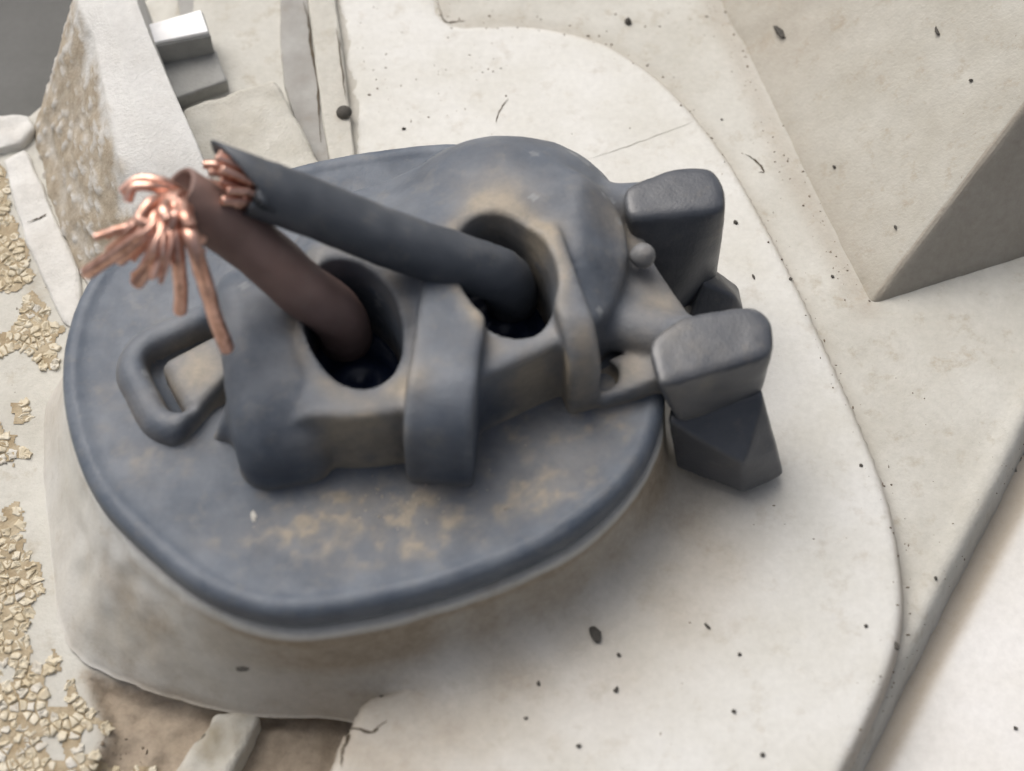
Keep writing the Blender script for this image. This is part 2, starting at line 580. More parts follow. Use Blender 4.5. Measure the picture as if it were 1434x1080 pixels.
V, q = heightfield(xs0[0], ys0[0], xs0[1], ys0[1], 0.36, plate_z, keep=lambda X, Y: poly_sdf(X, Y, PL2) < 1.0)
x, y = V[:, 0], V[:, 1]
rr = np.hypot(x - CEN[0], y - CEN[1])
ang = np.arctan2(y - CEN[1], x - CEN[0])
dirt = shade_stain_at(x, y)
pe = poly_sdf(x, y, PL2)
bt = P(1210, 1040, 0)
dirt = np.maximum(dirt, 0.75 * smooth01((pe + 0.8) / 0.7) * smooth01((x + 5) / 10))
adopt(obj('base_plate', mesh_from('base_plate', V, q, M['plate'], attr={'dirt': dirt})), house)

# lower panel beyond the lip
pan_edge = PX([(1600, 420), (1434, 708), (1370, 828), (1300, 958), (1236, 1085), (1180, 1200), (1090, 1420)], -5.4)
PAN = np.vstack([pan_edge, [[-10, -150], [150, -150], [150, 60]]])


def panel_z(X, Y):
    d = poly_sdf(X, Y, PAN) + 0.12 * fbm(X * 0.7, Y * 0.7, seed=60)
    z = -5.4 - 0.3 * smooth01((d + 0.8) / 1.0)
    return z + 0.05 * fbm(X * 0.1, Y * 0.1, seed=61)


V, q = heightfield(0, 80, -60, 40, 0.5, panel_z, keep=lambda X, Y: poly_sdf(X, Y, PAN) < 2.4)
dirt = 0.85 * smooth01((poly_sdf(V[:, 0], V[:, 1], PAN) + 1.2) / 1.4)
adopt(obj('lower_panel', mesh_from('lower_panel', V, q, M['panel'], attr={'dirt': dirt})), house)

# wedge block with a sunlit slope and a shaded end
def fz_at(px, py):
    p = P(px, py, -1.6)
    return float(floor_z(np.array([p[0]]), np.array([p[1]]))[0]) - 0.4


wb = [P(a, b, fz_at(a, b)) for a, b in [(880, -230), (990, 0), (1040, 100), (1090, 210), (1150, 320), (1214, 434), (1434, 366), (1640, 302)]]
r0, r1 = P(1434, 152, 11.0), P(1214, 434, 0)
rd = (r0 - wb[5])
wt = [wb[5] + rd * 1.9]
wt += [wt[0] + (wb[1] - wb[5]) * 1.3 + np.array([6, 0, 3]), wt[0] + (wb[6] - wb[5]) * 1.2]
deep = [np.array([95.0, 75.0, -4.0]), np.array([95.0, 75.0, 24.0])]
wpts = [wb[0], wb[5], wb[7]] + wt + deep


def wedge_dirt_shade(V):
    base = smooth01((6 - V[:, 2]) / 8) * 0.35
    sm = np.min(np.hypot(V[:, 0, None] - catmull(seam, 12)[:, 0], V[:, 1, None] - catmull(seam, 12)[:, 1]), 1)
    top = P(1090, 40, 3)
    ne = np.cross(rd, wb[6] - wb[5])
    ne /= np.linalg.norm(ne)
    end = np.abs((V - wb[5]) @ ne) < 0.4                    # end face: its shade painted in as brown
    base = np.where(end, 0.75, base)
    patch = 0.6 * np.exp(-((V[:, 0] - top[0]) ** 2 + (V[:, 1] - top[1]) ** 2) / 60)
    return np.maximum(np.maximum(base, 0.6 * smooth01((4.5 - sm) / 4.5)), patch)


adopt(obj('wedge_block', hull_mesh('wedge_block', wpts, M['wedge'], bevel=0.5, cuts=7, noise=0.07, nscale=0.5, seed=9, attrf={'dirt': wedge_dirt_shade}, emin=1.3)), house)

# collar that carries the cap
fl_px = [(85, 500), (97, 440), (118, 392), (150, 350), (215, 300), (300, 262), (390, 236), (480, 214), (560, 203)]
FLP = np.vstack([PX(fl_px, 9.0), [[-3.5, 17.2], [2.0, 14.7], [6.3, 10.6], [9.3, 5.6], [10.9, -0.4]],
                 PX([(930, 575), (902, 650), (832, 722), (700, 792), (600, 826), (500, 850), (400, 864), (300, 838), (200, 762), (130, 690), (95, 600)], 9.0)])
fa = np.arctan2(FLP[:, 1] - CEN[1], FLP[:, 0] - CEN[0])
fr = np.hypot(FLP[:, 1] - CEN[1], FLP[:, 0] - CEN[0])
o_ = np.argsort(fa)
TH = np.linspace(-math.pi, math.pi, 241)[:-1]
fr_i = np.interp(TH, fa[o_], fr[o_], period=2 * math.pi)
ker = np.hanning(15)
ker /= ker.sum()
fr_i = np.convolve(np.concatenate([fr_i[-14:], fr_i, fr_i[:14]]), ker, 'same')[14:-14]
FLANGE = np.stack([CEN[0] + fr_i * np.cos(TH), CEN[1] + fr_i * np.sin(TH)], 1)

cb_px = [((60, 560), -4.0), ((60, 640), -4.0), ((66, 720), -4.0), ((76, 800), -4.0), ((88, 900), -4.0), ((130, 934), -4.0), ((200, 960), -4.0), ((270, 984), -4.0), ((335, 1000), -4.0),
         ((410, 1002), -4.0), ((480, 992), -2.5), ((560, 1000), 0.0), ((640, 985), 0.0), ((740, 955), 0.0), ((850, 895), 0.0), ((935, 810), 0.0), ((985, 700), 0.0)]
CB = np.array([P(a[0], a[1], z) for a, z in cb_px])
ca = np.arctan2(CB[:, 1] - CEN[1], CB[:, 0] - CEN[0])
cr = np.hypot(CB[:, 1] - CEN[1], CB[:, 0] - CEN[0])
cr_f = np.interp(TH, fa[o_], fr[o_], period=2 * math.pi) + 1.2
allr = []
for t in TH:
    k = np.argmin(np.abs(np.angle(np.exp(1j * (ca - t)))))
    inside = np.min(np.abs(np.angle(np.exp(1j * (ca - t))))) < 0.12
    allr.append(np.interp(t, np.sort(np.unwrap(ca)), cr[np.argsort(np.unwrap(ca))], period=2 * math.pi) if inside else np.nan)
allr = np.array(allr)
cr_i = np.where(np.isnan(allr), cr_f, allr)
cr_i = np.maximum(cr_i, fr_i + 0.5)
cr_i = np.convolve(np.concatenate([cr_i[-14:], cr_i, cr_i[:14]]), ker, 'same')[14:-14]
zb = np.where(np.cos(TH + 2.7) > 0.35, -4.2, 0.0)
zb = np.convolve(np.concatenate([zb[-14:], zb, zb[:14]]), ker, 'same')[14:-14]
zb = zb + 0.10 * fbm(np.cos(TH) * 9, np.sin(TH) * 9, seed=63) * np.clip(-zb / 4.2, 0, 1)
rings = []
rings.append((fr_i - 4.0, np.full_like(TH, 6.2)))
rings.append((fr_i - 0.35, np.full_like(TH, 6.2)))
rings.append((fr_i + 0.02, np.full_like(TH, 6.1)))
rings.append((fr_i + 0.14, np.full_like(TH, 5.8)))
for t in np.linspace(0.06, 1, 24):
    soft = np.clip((zb + 4.2) / 4.2, 0, 1)                 # a wide fillet where it runs into the plate
    ez = (1 - t) * (1 - soft) + (1 - t) ** 1.9 * soft
    rings.append((fr_i + 0.14 + (cr_i - fr_i - 0.14) * ((0.30 * t + 0.70 * t ** 2.4) * soft + (0.75 * t + 0.25 * t * t) * (1 - soft)), zb + (5.8 - zb) * ez))
soft = np.clip((zb + 4.2) / 4.2, 0, 1)
rings.append((cr_i + 1.2 * soft, zb - 0.07 * soft))
rings.append((cr_i + 2.0 * soft, zb - 0.30 * soft))
rings.append((cr_i - 0.1, zb - 0.45 - 0.4 * soft))
rings.append((cr_i - 2.5, zb - 1.5))
rings.append((cr_i - 3.0, zb - 6.0))
V = []
for r_, z_ in rings:
    V.append(np.stack([CEN[0] + r_ * np.cos(TH), CEN[1] + r_ * np.sin(TH), z_], 1))
V = np.concatenate(V)
n = len(TH)
q = np.array([(i * n + k, (i + 1) * n + k, (i + 1) * n + (k + 1) % n, i * n + (k + 1) % n) for i in range(len(rings) - 1) for k in range(n)])
nz = 0.10 * fbm(V[:, 0] * 0.35, V[:, 1] * 0.35, V[:, 2] * 0.35, seed=90)
scar = P(180, 800, 3)
nz += 0.28 * fbm(V[:, 0] * 0.8, V[:, 1] * 0.8, V[:, 2] * 0.5, seed=91) * np.exp(-((V[:, 0] - scar[0]) ** 2 + (V[:, 1] - scar[1]) ** 2) / 40)
dirv = np.stack([V[:, 0] - CEN[0], V[:, 1] - CEN[1]], 1)
dirv /= np.linalg.norm(dirv, axis=1)[:, None]
V[:, :2] += dirv * nz[:, None]
a_ = np.arctan2(V[:, 1] - CEN[1], V[:, 0] - CEN[0])
dirt = shade_stain_at(V[:, 0], V[:, 1]) * (1 + 0.35 * smooth01((V[:, 2] - 0.5) / 2.0)) + 0.25 * smooth01((V[:, 2] - 4.2) / 1.5)
dirt = np.maximum(dirt, 0.5 * smooth01((5.2 - V[:, 2]) / 3.5) * (0.7 + 0.5 * fbm(V[:, 0] * 0.2, V[:, 1] * 0.2, seed=52)))  # browner down the wall: shading of the collar painted into its colour
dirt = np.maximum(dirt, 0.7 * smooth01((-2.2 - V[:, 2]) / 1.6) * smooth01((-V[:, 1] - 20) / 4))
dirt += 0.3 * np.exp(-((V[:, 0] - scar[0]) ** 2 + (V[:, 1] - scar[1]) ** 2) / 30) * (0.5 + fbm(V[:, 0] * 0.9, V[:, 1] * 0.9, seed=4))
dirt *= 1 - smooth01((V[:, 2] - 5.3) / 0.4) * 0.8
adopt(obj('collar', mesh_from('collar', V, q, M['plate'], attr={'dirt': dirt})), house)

# tapering rib wall behind the cap, dirty on the face turned to the camera
def loft(polys, rows):
    """sheets between polylines: each pair is a smooth strip"""
    n = 70
    C = []
    for p in polys:
        c = catmull(p, 24)
        t = np.linspace(0, len(c) - 1, n)
        C.append(np.stack([np.interp(t, np.arange(len(c)), c[:, i]) for i in range(3)], 1))
    L = []
    for i in range(len(C) - 1):
        for r in range(rows[i]):
            L.append(C[i] + (C[i + 1] - C[i]) * (r / rows[i]))
    L.append(C[-1])
    V = np.concatenate(L)
    m = len(L)
    q = np.array([(i * n + k, i * n + k + 1, (i + 1) * n + k + 1, (i + 1) * n + k) for i in range(m - 1) for k in range(n - 1)])
    row = np.repeat(np.arange(m), n)
    return V, q, row


Bl = [P(45, 188, -4.2), P(50, 215, -4.2), P(62, 250, -4.2), P(80, 315, -4.1), P(112, 388, -4.1), P(150, 450, -4.1)]
Tl = [P(132, -90, 9.2), P(110, -8, 8.8), P(132, 55, 8.4), P(148, 130, 7.8), P(166, 215, 7.0), P(192, 300, 5.2), P(215, 380, 3.5)]
Tl2 = [P(150, -90, 9.9), P(142, -8, 9.5), P(162, 55, 9.1), P(184, 130, 8.4), P(212, 215, 7.5), P(238, 300, 5.8), P(255, 380, 4)]
Rl = [P(165, -90, 9.7), P(190, -6, 9.3), P(212, 55, 8.9), P(240, 120, 8.3), P(281, 215, 7.3), P(312, 300, 5.8), P(330, 380, 4.0)]
Rd = [r + np.array([1.2, 1.5, -0.0]) - np.array([0, 0, r[2] + 6]) for r in Rl]
Ld = [np.array([b[0] - 0.2, b[1] - 0.1, b[2] - 6]) for b in Bl]
V, q, row = loft([Ld, Bl, Tl, Tl2, Rl, Rd], [4, 46, 14, 24, 16])
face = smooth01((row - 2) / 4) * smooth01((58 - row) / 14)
nsm = fbm(V[:, 0] * 0.55, V[:, 1] * 0.55, V[:, 2] * 0.55, seed=15, octaves=4)
chips = np.maximum(fbm(V[:, 0] * 1.5, V[:, 1] * 1.5, V[:, 2] * 1.5, seed=19, octaves=2) - 0.25, 0)
low = smooth01((9 - V[:, 2]) / 8)
amp = face * (0.14 * nsm + chips * 0.45 * (0.3 + 0.7 * low)) + 0.05 * nsm
V += np.array([-0.6, -0.55, 0.55]) * amp[:, None]
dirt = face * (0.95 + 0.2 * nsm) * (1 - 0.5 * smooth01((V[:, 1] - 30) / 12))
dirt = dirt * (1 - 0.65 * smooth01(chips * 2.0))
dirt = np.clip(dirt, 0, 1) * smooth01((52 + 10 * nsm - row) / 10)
dirt = np.maximum(dirt, 0.12 * (nsm > 0.4))
adopt(obj('rib_wall', mesh_from('rib_wall', V, q, M['rib'], attr={'dirt': dirt})), house)

# pad, strips and small blocks behind the cap
def slab(name, px, z, thick, mat, bevel=0.25, cuts=5, noise=0.05, nscale=0.8, seed=0, dirt=0.0):
    pts = PX(px, z)
    allp = [(*p, z) for p in pts] + [(*p, z - thick) for p in pts]
    f = {'dirt': lambda V: np.full(len(V), dirt) * (0.6 + 0.6 * fbm(V[:, 0] * 0.6, V[:, 1] * 0.6, seed=seed))}
    o = obj(name, hull_mesh(name, allp, mat, bevel, cuts, noise, nscale, seed, attrf=f))
    adopt(o, house)
    return o


slab('raised_pad', [(255, 150), (384, 108), (402, 140), (446, 222), (480, 330), (330, 360), (270, 250)], 2.2, 4.0, M['pad'], 0.5, 6, 0.12, 0.8, 31, 0.35)
slab('strip', [(392, -120), (414, -120), (428, 0), (437, 90), (446, 150), (470, 280), (446, 270), (432, 190), (398, 120), (392, 60)], 0.35, 2.5, M['light_grey'], 0.15, 5, 0.05, 1.0, 33, 0.5)
slab('strip', [(424, -120), (452, -120), (470, 0), (482, 90), (490, 170), (505, 290), (474, 290), (452, 170), (441, 90), (431, 0)], 0.85, 2.5, M['pad'], 0.2, 5, 0.05, 1.0, 34, 0.1)
slab('grey_shelf', [(230, -140), (390, -140), (392, 20), (394, 110), (330, 145), (270, 160)], -0.3, 2.0, M['light_grey'], 0.2, 5, 0.06, 0.6, 35, 0.1)
slab('ledge', [(2, 222), (34, 206), (58, 252), (80, 318), (112, 388), (118, 470), (86, 452), (58, 385), (34, 335), (20, 290)], -3.3, 2.0, M['rib'], 0.4, 6, 0.16, 0.5, 36, 0.2)
slab('ledge', [(-120, 178), (-20, 168), (40, 160), (48, 178), (30, 200), (-20, 212), (-120, 230)], -2.9, 3.0, M['rib'], 0.3, 5, 0.25, 0.5, 37, 0.3)
slab('bottom_rib', [(300, 998), (362, 1002), (345, 1040), (300, 1100), (240, 1220), (190, 1210), (240, 1090), (282, 1030)], -4.2, 4.0, M['pad'], 0.4, 6, 0.25, 0.6, 38, 0.8)

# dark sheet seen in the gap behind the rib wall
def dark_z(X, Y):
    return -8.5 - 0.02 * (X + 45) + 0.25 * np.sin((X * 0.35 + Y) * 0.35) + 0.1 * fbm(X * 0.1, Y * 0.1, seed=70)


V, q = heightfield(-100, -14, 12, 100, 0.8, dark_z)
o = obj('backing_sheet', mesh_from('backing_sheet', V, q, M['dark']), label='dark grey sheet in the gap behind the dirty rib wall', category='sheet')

# stepped grey post with a white top
post = empty('stepped_post', P(265, 130, -0.3), 'small grey stepped post with a bright white top beside the rib wall', 'post')


def px_hull(name, lst, mat, parent, bevel=0.15, cuts=3, noise=0.03, seed=0, nscale=0.8, dirt=0.0):
    f = {'dirt': lambda V: np.full(len(V), dirt) * (0.6 + 0.6 * fbm(V[:, 0] * 0.7, V[:, 1] * 0.7, V[:, 2] * 0.7, seed=seed))}
    o = obj(name, hull_mesh(name, [P(*p) for p in lst], mat, bevel, cuts, noise, nscale, seed, attrf=f))
    adopt(o, parent)
    return o


def box_top(px, z, z0):
    pts = PX(px, z)
    return [np.array([*p, z]) for p in pts] + [np.array([*p, z0]) for p in pts]


o = obj('lower_step', hull_mesh('lower_step', box_top([(225, 88), (302, 70), (318, 112), (240, 140)], 1.4, -3), M['grey'], 0.2, 4, 0.06, 0.8, 51, attrf={'dirt': lambda V: 0 * V[:, 0]}))
adopt(o, post)
o = obj('upper_step', hull_mesh('upper_step', box_top([(198, 38), (284, 14), (296, 50), (212, 66)], 3.6, -2), M['grey'], 0.2, 4, 0.06, 0.8, 52, attrf={'dirt': lambda V: 0 * V[:, 0]}))
adopt(o, post)
o = obj('white_top', hull_mesh('white_top', box_top([(200, 36), (281, 13), (292, 44), (214, 60)], 3.9, 3.3), M['white'], 0.12, 0))
adopt(o, post)

# ------------------------------------------------------------------ the black cap
cap = empty('rubber_cap', (CEN[0], CEN[1], 6.2), 'round weathered black rubber cap with two wire sockets and two side clips', 'cap')

# flange
lo, hi, h = (-36, -28, 4.8), (15, 22, 10.4), 0.3
X, Y, Z = grid3(lo, hi, h)
dp2 = poly_sdf(X[:, :, 0], Y[:, :, 0], FLANGE)
tilt = 0.12 * fbm(X[:, :, 0] * 0.08, Y[:, :, 0] * 0.08, seed=100) + 0.03 * fbm(X[:, :, 0] * 0.5, Y[:, :, 0] * 0.5, seed=101)
dish = -0.2 * smooth01((-dp2 - 0.9) / 0.9)
Zs = Z - tilt[:, :, None] - (dish)[:, :, None] * smooth01((Z - 7.5) / 1.0)
F = extrude_sdf(dp2[:, :, None] + 0.22 * (9.0 - Z) * 0.0, Zs, 6.3, 9.1, 1.0)
WELLS = [(-11.0, -4.7), (-0.5, -0.7)]


def well_sdf(X, Y, wx, wy, ra, rb):
    ux = (X - wx) * math.cos(0.33) + (Y - wy) * math.sin(0.33)
    uy = -(X - wx) * math.sin(0.33) + (Y - wy) * math.cos(0.33)
    return (np.sqrt((ux / ra) ** 2 + (uy / rb) ** 2) - 1) * 3.4


pc = P(272, 520, 9.4)


def slot_sdf(X, Y, Z):
    return box_sdf(X, Y, Z, (pc[0], pc[1], 10.4), (2.8, 3.0, 2.9), 0.9, 0.5)


for wx, wy in WELLS:
    F = smax(F, -well_sdf(X, Y, wx, wy, 3.3, 5.1), 0.3)
F = smax(F, -slot_sdf(X, Y, Z), 0.5)
V, q = surface_nets(F, lo, h)


def dust_cap(V):
    x, y, z = V.T
    n1 = 0.5 + 0.5 * fbm(x * 0.35, y * 0.35, z * 0.35, seed=110)
    d = 0.10 + 0.26 * n1
    p = P(470, 725, 9)
    p2 = P(560, 690, 9)
    p3 = P(800, 640, 9)
    e = lambda c, sx, sy, a=0.33: np.exp(-(((x - c[0]) * math.cos(a) + (y - c[1]) * math.sin(a)) / sx) ** 2 - ((-(x - c[0]) * math.sin(a) + (y - c[1]) * math.cos(a)) / sy) ** 2)
    d = d + 0.9 * e(p, 5.2, 2.2, 0.2) * (0.45 + 0.6 * n1) + 0.75 * e(p2, 4.5, 1.8) * (0.4 + 0.6 * n1) + 0.95 * e(p3, 10, 5.5, 0.5) * (0.5 + 0.6 * n1) + 0.35 * e(P(480, 780, 9), 12, 2.5, 0.15) * n1
    p4 = P(250, 620, 9)
    d = d + 0.22 * e(p4, 5, 2.5)
    grit = 0.55 + 0.75 * fbm(x * 1.1, y * 1.1, z * 1.1, seed=115, octaves=3)
    rimw = smooth01((-poly_sdf(x, y, FLANGE) - 1.0) / 2.2)
    return d * (0.25 + 0.75 * rimw) * np.clip(grit, 0.5, 1.5)


adopt(obj('flange', mesh_from('flange', V, q, M['rubber'], attr={'dirt': dust_cap(V)})), cap)

# socket body: wall, three ribs, two wells
lo, hi, h = (-29, -17, 6.4), (18.0, 18.0, 19.2), 0.26
X, Y, Z = grid3(lo, hi, h)
X2, Y2 = X[:, :, 0], Y[:, :, 0]
wall_poly = catmull(np.array([[-19.3, -9.0], [-16.5, -12.0], [-13.5, -12.2], [-10.3, -12.3], [-6.8, -11.7], [-4.0, -10.5], [-1.4, -8.9], [2.0, -7.1], [4.8, -5.5], [7.2, -2.4], [8.6, 2.5],
                              [8.0, 6.5], [5.6, 10.0], [1.5, 12.6], [-4.0, 13.2], [-12.0, 10.8], [-18.0, 6.0], [-20.4, 0.0], [-20.6, -5.0]]), 6, True)
dw = poly_sdf(X2, Y2, wall_poly)
vv = Y2 - 0.33 * (X2 + 6)                                   # across the row of sockets
ztop = 15.2 + 1.0 * smooth01((vv + 6.0) / 4.0) - 5.0 * smooth01((vv - 3.0) / 10.0) - 3.4 * smooth01((-13.2 - X2) / 5) - 1.2 * smooth01((-13.5 - X2) / 7) * smooth01((vv + 6) / 5) - 2.2 * smooth01((X2 - 4.5) / 4.0)
body = extrude_sdf(dw[:, :, None] + (Z - 9.0) * 0.06 + 1.6 * smooth01((vv[:, :, None] - 1) / 6) * smooth01((Z - 10) / 5), Z - (ztop - 14.0)[:, :, None], 4.0, 14.0, 0.5)


def strap(cx, cy_front, cy_back, hw, top, rot, R, r=0.55):
    """band that runs over the block and bends down its front"""
    ca_, sa_ = math.cos(rot), math.sin(rot)
    ym = (cy_front + cy_back) / 2
    x = (X - cx) * ca_ + (Y - ym) * sa_
    y = -(X - cx) * sa_ + (Y - ym) * ca_
    hy = (cy_back - cy_front) / 2
    a, b_ = np.abs(y) - hy + R, np.abs(Z - (top - 6.0)) - 6.0 + R
    prof = np.sqrt(np.maximum(a, 0) ** 2 + np.maximum(b_, 0) ** 2) + np.minimum(np.maximum(a, b_), 0) - R
    e, f = prof + r, np.abs(x) - hw + r
    return np.sqrt(np.maximum(e, 0) ** 2 + np.maximum(f, 0) ** 2) + np.minimum(np.maximum(e, f), 0) - r


body = smin(body, strap(-16.9, -14.0, 3.0, 3.4, 15.4, 0.20, 5.2, 2.2), 0.3)
body = smin(body, strap(-4.2, -13.7, 3.0, 2.35, 17.0, -0.10, 4.2, 0.55), 0.3)
body = smin(body, strap(3.4, -8.0, 5.0, 1.15, 16.9, 0.27, 3.6, 0.5), 0.35)
hump = np.sqrt(((X + 0.3) / 9.0) ** 2 + ((Y - 8.2) / 7.3) ** 2 + ((Z - 9.0) / 7.0) ** 2)
hump = (hump - 1) * 6.0
body = smin(body, hump, 1.5)
for (wx, wy) in WELLS:
    w = well_sdf(X, Y, wx, wy, 3.2, 5.0) - 0.10 * np.maximum(Z - 14.5, 0)
    body = smax(body, -w, 0.3)
# lug with a curled rim round an angular opening, a pale block standing in it
ca_, sa_ = math.cos(0.5), math.sin(0.5)
lx = (X - pc[0]) * ca_ + (Y - pc[1]) * sa_
ly = -(X - pc[0]) * sa_ + (Y - pc[1]) * ca_
la, lb = np.abs(lx) - 1.3, np.abs(ly) - 1.5
ring2 = np.sqrt(np.maximum(la, 0) ** 2 + np.maximum(lb, 0) ** 2) + np.minimum(np.maximum(la, lb), 0) - 2.6
lift = 0.9 * smooth01((-ly + 0.6 * lx + 1.5) / 4.0)
roll = np.sqrt(ring2 ** 2 + ((Z - 8.1 - lift * 0.55) * 0.8) ** 2) - 1.45
body = smin(body, roll, 2.6)
core = box_sdf(X, Y, Z - 0.20 * (X - pc[0]) + 0.05 * (Y - pc[1]), (pc[0] + 0.7, pc[1] - 0.3, 7.9), (2.4, 2.6, 2.0), 0.8, 0.5)
gk = smax(body, -slot_sdf(X, Y, Z), 0.6)
body = smin(gk, core, 0.5)
gr = P(300, 600, 9)
groove = box_sdf(X, Y, Z, (gr[0], gr[1] + 0.8, 11.0), (0.8, 3.4, 2.4), 0.6, -0.6)
body = smax(body, -groove, 0.7)
# side knob and lugs that carry the clips
kn = P(900, 358, 13.2)
body = smin(body, np.sqrt((X - kn[0]) ** 2 + (Y - kn[1]) ** 2 + (Z - 13.2) ** 2) - 0.95, 0.35)


def bar_sdf(a, b_, r, flat=1.0):
    a, b_ = np.array(a), np.array(b_)
    d = b_ - a
    t = np.clip(((X - a[0]) * d[0] + (Y - a[1]) * d[1] + (Z - a[2]) * d[2]) / (d @ d), 0, 1)
    return np.sqrt((X - a[0] - d[0] * t) ** 2 + (Y - a[1] - d[1] * t) ** 2 + ((Z - a[2] - d[2] * t) / flat) ** 2) - r


# arms that run out to the clips, and the torn gusset in front of them
body = smin(body, bar_sdf((4.0, 8.5, 11.6), P(905, 284, 12.0), 1.6, 0.9), 0.8)
body = smin(body, bar_sdf((6.5, -1.0, 10.6), P(972, 482, 10.7), 2.05, 0.85), 0.9)
fin_poly = PX([(860, 318), (900, 316), (905, 338), (918, 372), (966, 436), (975, 470), (900, 480), (862, 430)], 11.4)
fin = extrude_sdf(poly_sdf(X2, Y2, fin_poly)[:, :, None], Z + 0.16 * (X - 8.0), 8.4, 12.0, 0.45)
body = smin(body, fin, 0.5)
g0 = P(885, 528, 9.6)
gus = box_sdf(X, Y, Z - 0.2 * (X - g0[0]), (g0[0], g0[1], 9.2), (3.0, 1.6, 1.5), 0.4, 0.3)
body = smin(body, gus, 0.4)
g1 = P(846, 532, 9.6)
body = smax(body, -(np.sqrt(((X - g1[0]) / 1.2) ** 2 + ((Y - g1[1]) / 1.3) ** 2 + ((Z - 9.7) / 1.1) ** 2) - 1), 0.3)
body = body + 0.05 * fbm(X * 0.6, Y * 0.6, Z * 0.6, seed=120, octaves=2)
# nothing of it reaches below the flange
body = np.maximum(body, 7.0 - Z)
V, q = surface_nets(body, lo, h)


def dust_body(V):
    x, y, z = V.T
    n1 = 0.5 + 0.5 * fbm(x * 0.4, y * 0.4, z * 0.4, seed=130)
    d = 0.10 + 0.20 * n1
    for (wx, wy) in WELLS:
        e = well_sdf(x, y, wx, wy, 3.2, 5.0) / 3.4 + 1
        d = d + 0.5 * np.exp(-((e - 1.2) / 0.2) ** 2) * smooth01((z - 13.5) / 1.0) * (0.4 + 0.7 * n1)
        d = np.where(e < 0.99, 0.02, d)
    d = d + 0.8 * np.exp(-(((x - pc[0] - 0.5) / 2.2) ** 2 + ((y - pc[1] + 0.5) / 2.6) ** 2))
    for c, w in ((P(585, 560, 14), 1.3), (P(700, 275, 16), 2.6), (P(815, 500, 14), 1.3), (P(870, 310, 14), 2.2), (P(760, 330, 16), 1.8), (P(920, 420, 11.5), 2.4), (P(885, 520, 10), 2.4)):
        d = d + 0.6 * np.exp(-((x - c[0]) ** 2 + (y - c[1]) ** 2) / w ** 2)
    d = d + 0.4 * smooth01((10.2 - z) / 1.5)
    # brown film on the wall between the straps
    for cx, cy, w in ((-10.2, -12.3, 3.0), (1.6, -7.2, 3.2)):
        d = d + 0.85 * np.exp(-(((x - cx) / w) ** 2 + ((y - cy) / 1.3) ** 2)) * (0.75 + 0.5 * n1) * smooth01((15.4 - z) / 0.6)
    return np.clip(d, 0, 1)


adopt(obj('socket_body', mesh_from('socket_body', V, q, M['rubber'], attr={'dirt': dust_body(V)})), cap)

# seals at the bottom of the wells
for (wx, wy) in WELLS:
    lo, hi, h = (wx - 6.5, wy - 6.5, 5.6), (wx + 6.5, wy + 6.5, 9.4), 0.25
    X, Y, Z = grid3(lo, hi, h)
    rr_ = np.sqrt((X - wx) ** 2 + (Y - wy) ** 2)
    F = extrude_sdf(well_sdf(X, Y, wx, wy, 3.4, 5.2), Z + 0.25 * np.cos(np.clip(rr_ * 2.2, 0, 9)), 6.2, 8.0, 0.35)
    V, q = surface_nets(F, lo, h)
    adopt(obj('wire_seal', mesh_from('wire_seal', V, q, M['seal'])), cap)

# ---- side clips: a lug from the body, a hanging blade, a barbed tip
def clip_dirt(amount, c, w):
    return {'dirt': lambda V: amount * np.exp(-((V[:, 0] - c[0]) ** 2 + (V[:, 1] - c[1]) ** 2) / w ** 2) * (0.6 + 0.6 * fbm(V[:, 0] * 0.6, V[:, 1] * 0.6, V[:, 2] * 0.6, seed=140))}


def polytope(name, pts, mat, k, parent, attrf, h=0.22, seed=0):
    """rounded convex solid: smooth maximum over the planes of the hull"""
    bm = bmesh.new()
    for p in pts:
        bm.verts.new(p)
    bmesh.ops.convex_hull(bm, input=bm.verts[:])
    bmesh.ops.recalc_face_normals(bm, faces=bm.faces[:])
    pl = {}
    for f in bm.faces:
        if f.calc_area() > 0.02:
            n_ = tuple(round(c, 2) for c in f.normal)
            pl[n_] = (np.array(f.normal[:]), float(f.normal.dot(f.verts[0].co)))
    bm.free()
    A = np.array(pts)
    lo, hi = A.min(0) - 1.2, A.max(0) + 1.2
    X, Y, Z = grid3(lo, hi, h)
    acc = 0
    for n_, c in pl.values():
        acc = acc + np.exp(np.clip((X * n_[0] + Y * n_[1] + Z * n_[2] - c) / k, -60, 60))
    F = k * np.log(acc) - k * 0.75 + 0.03 * fbm(X * 0.7, Y * 0.7, Z * 0.7, seed=seed, octaves=2)
    V, q = surface_nets(F, lo, h)
    o = obj(name, mesh_from(name, V, q, mat, attr={kk: f(V) for kk, f in attrf.items()}))
    if parent is not None:
        if parent.type == 'MESH':
            o.parent = parent
        else:
            adopt(o, parent)
    return o


def drop(p, z, dx=0.0, dy=0.0):
    return np.array([p[0] + dx, p[1] + dy, z])


# rear clip
t1 = [P(a, b, 13.6) for a, b in [(872, 262), (950, 234), (996, 236), (1012, 258), (1015, 294), (880, 306)]]
fb = [P(1000, 404, 3.2), P(934, 446, 3.2)]
blade1 = t1 + [drop(t1[5], 9.0, 0.6, 0.0)] + fb + [drop(fb[0], 3.2, 0, 3.0), drop(fb[1], 3.2, 0, 3.2)]
clip1 = polytope('side_clip', blade1, M['tab'], 0.28, cap, clip_dirt(0.25, P(900, 290, 13.6), 2.5), seed=150)
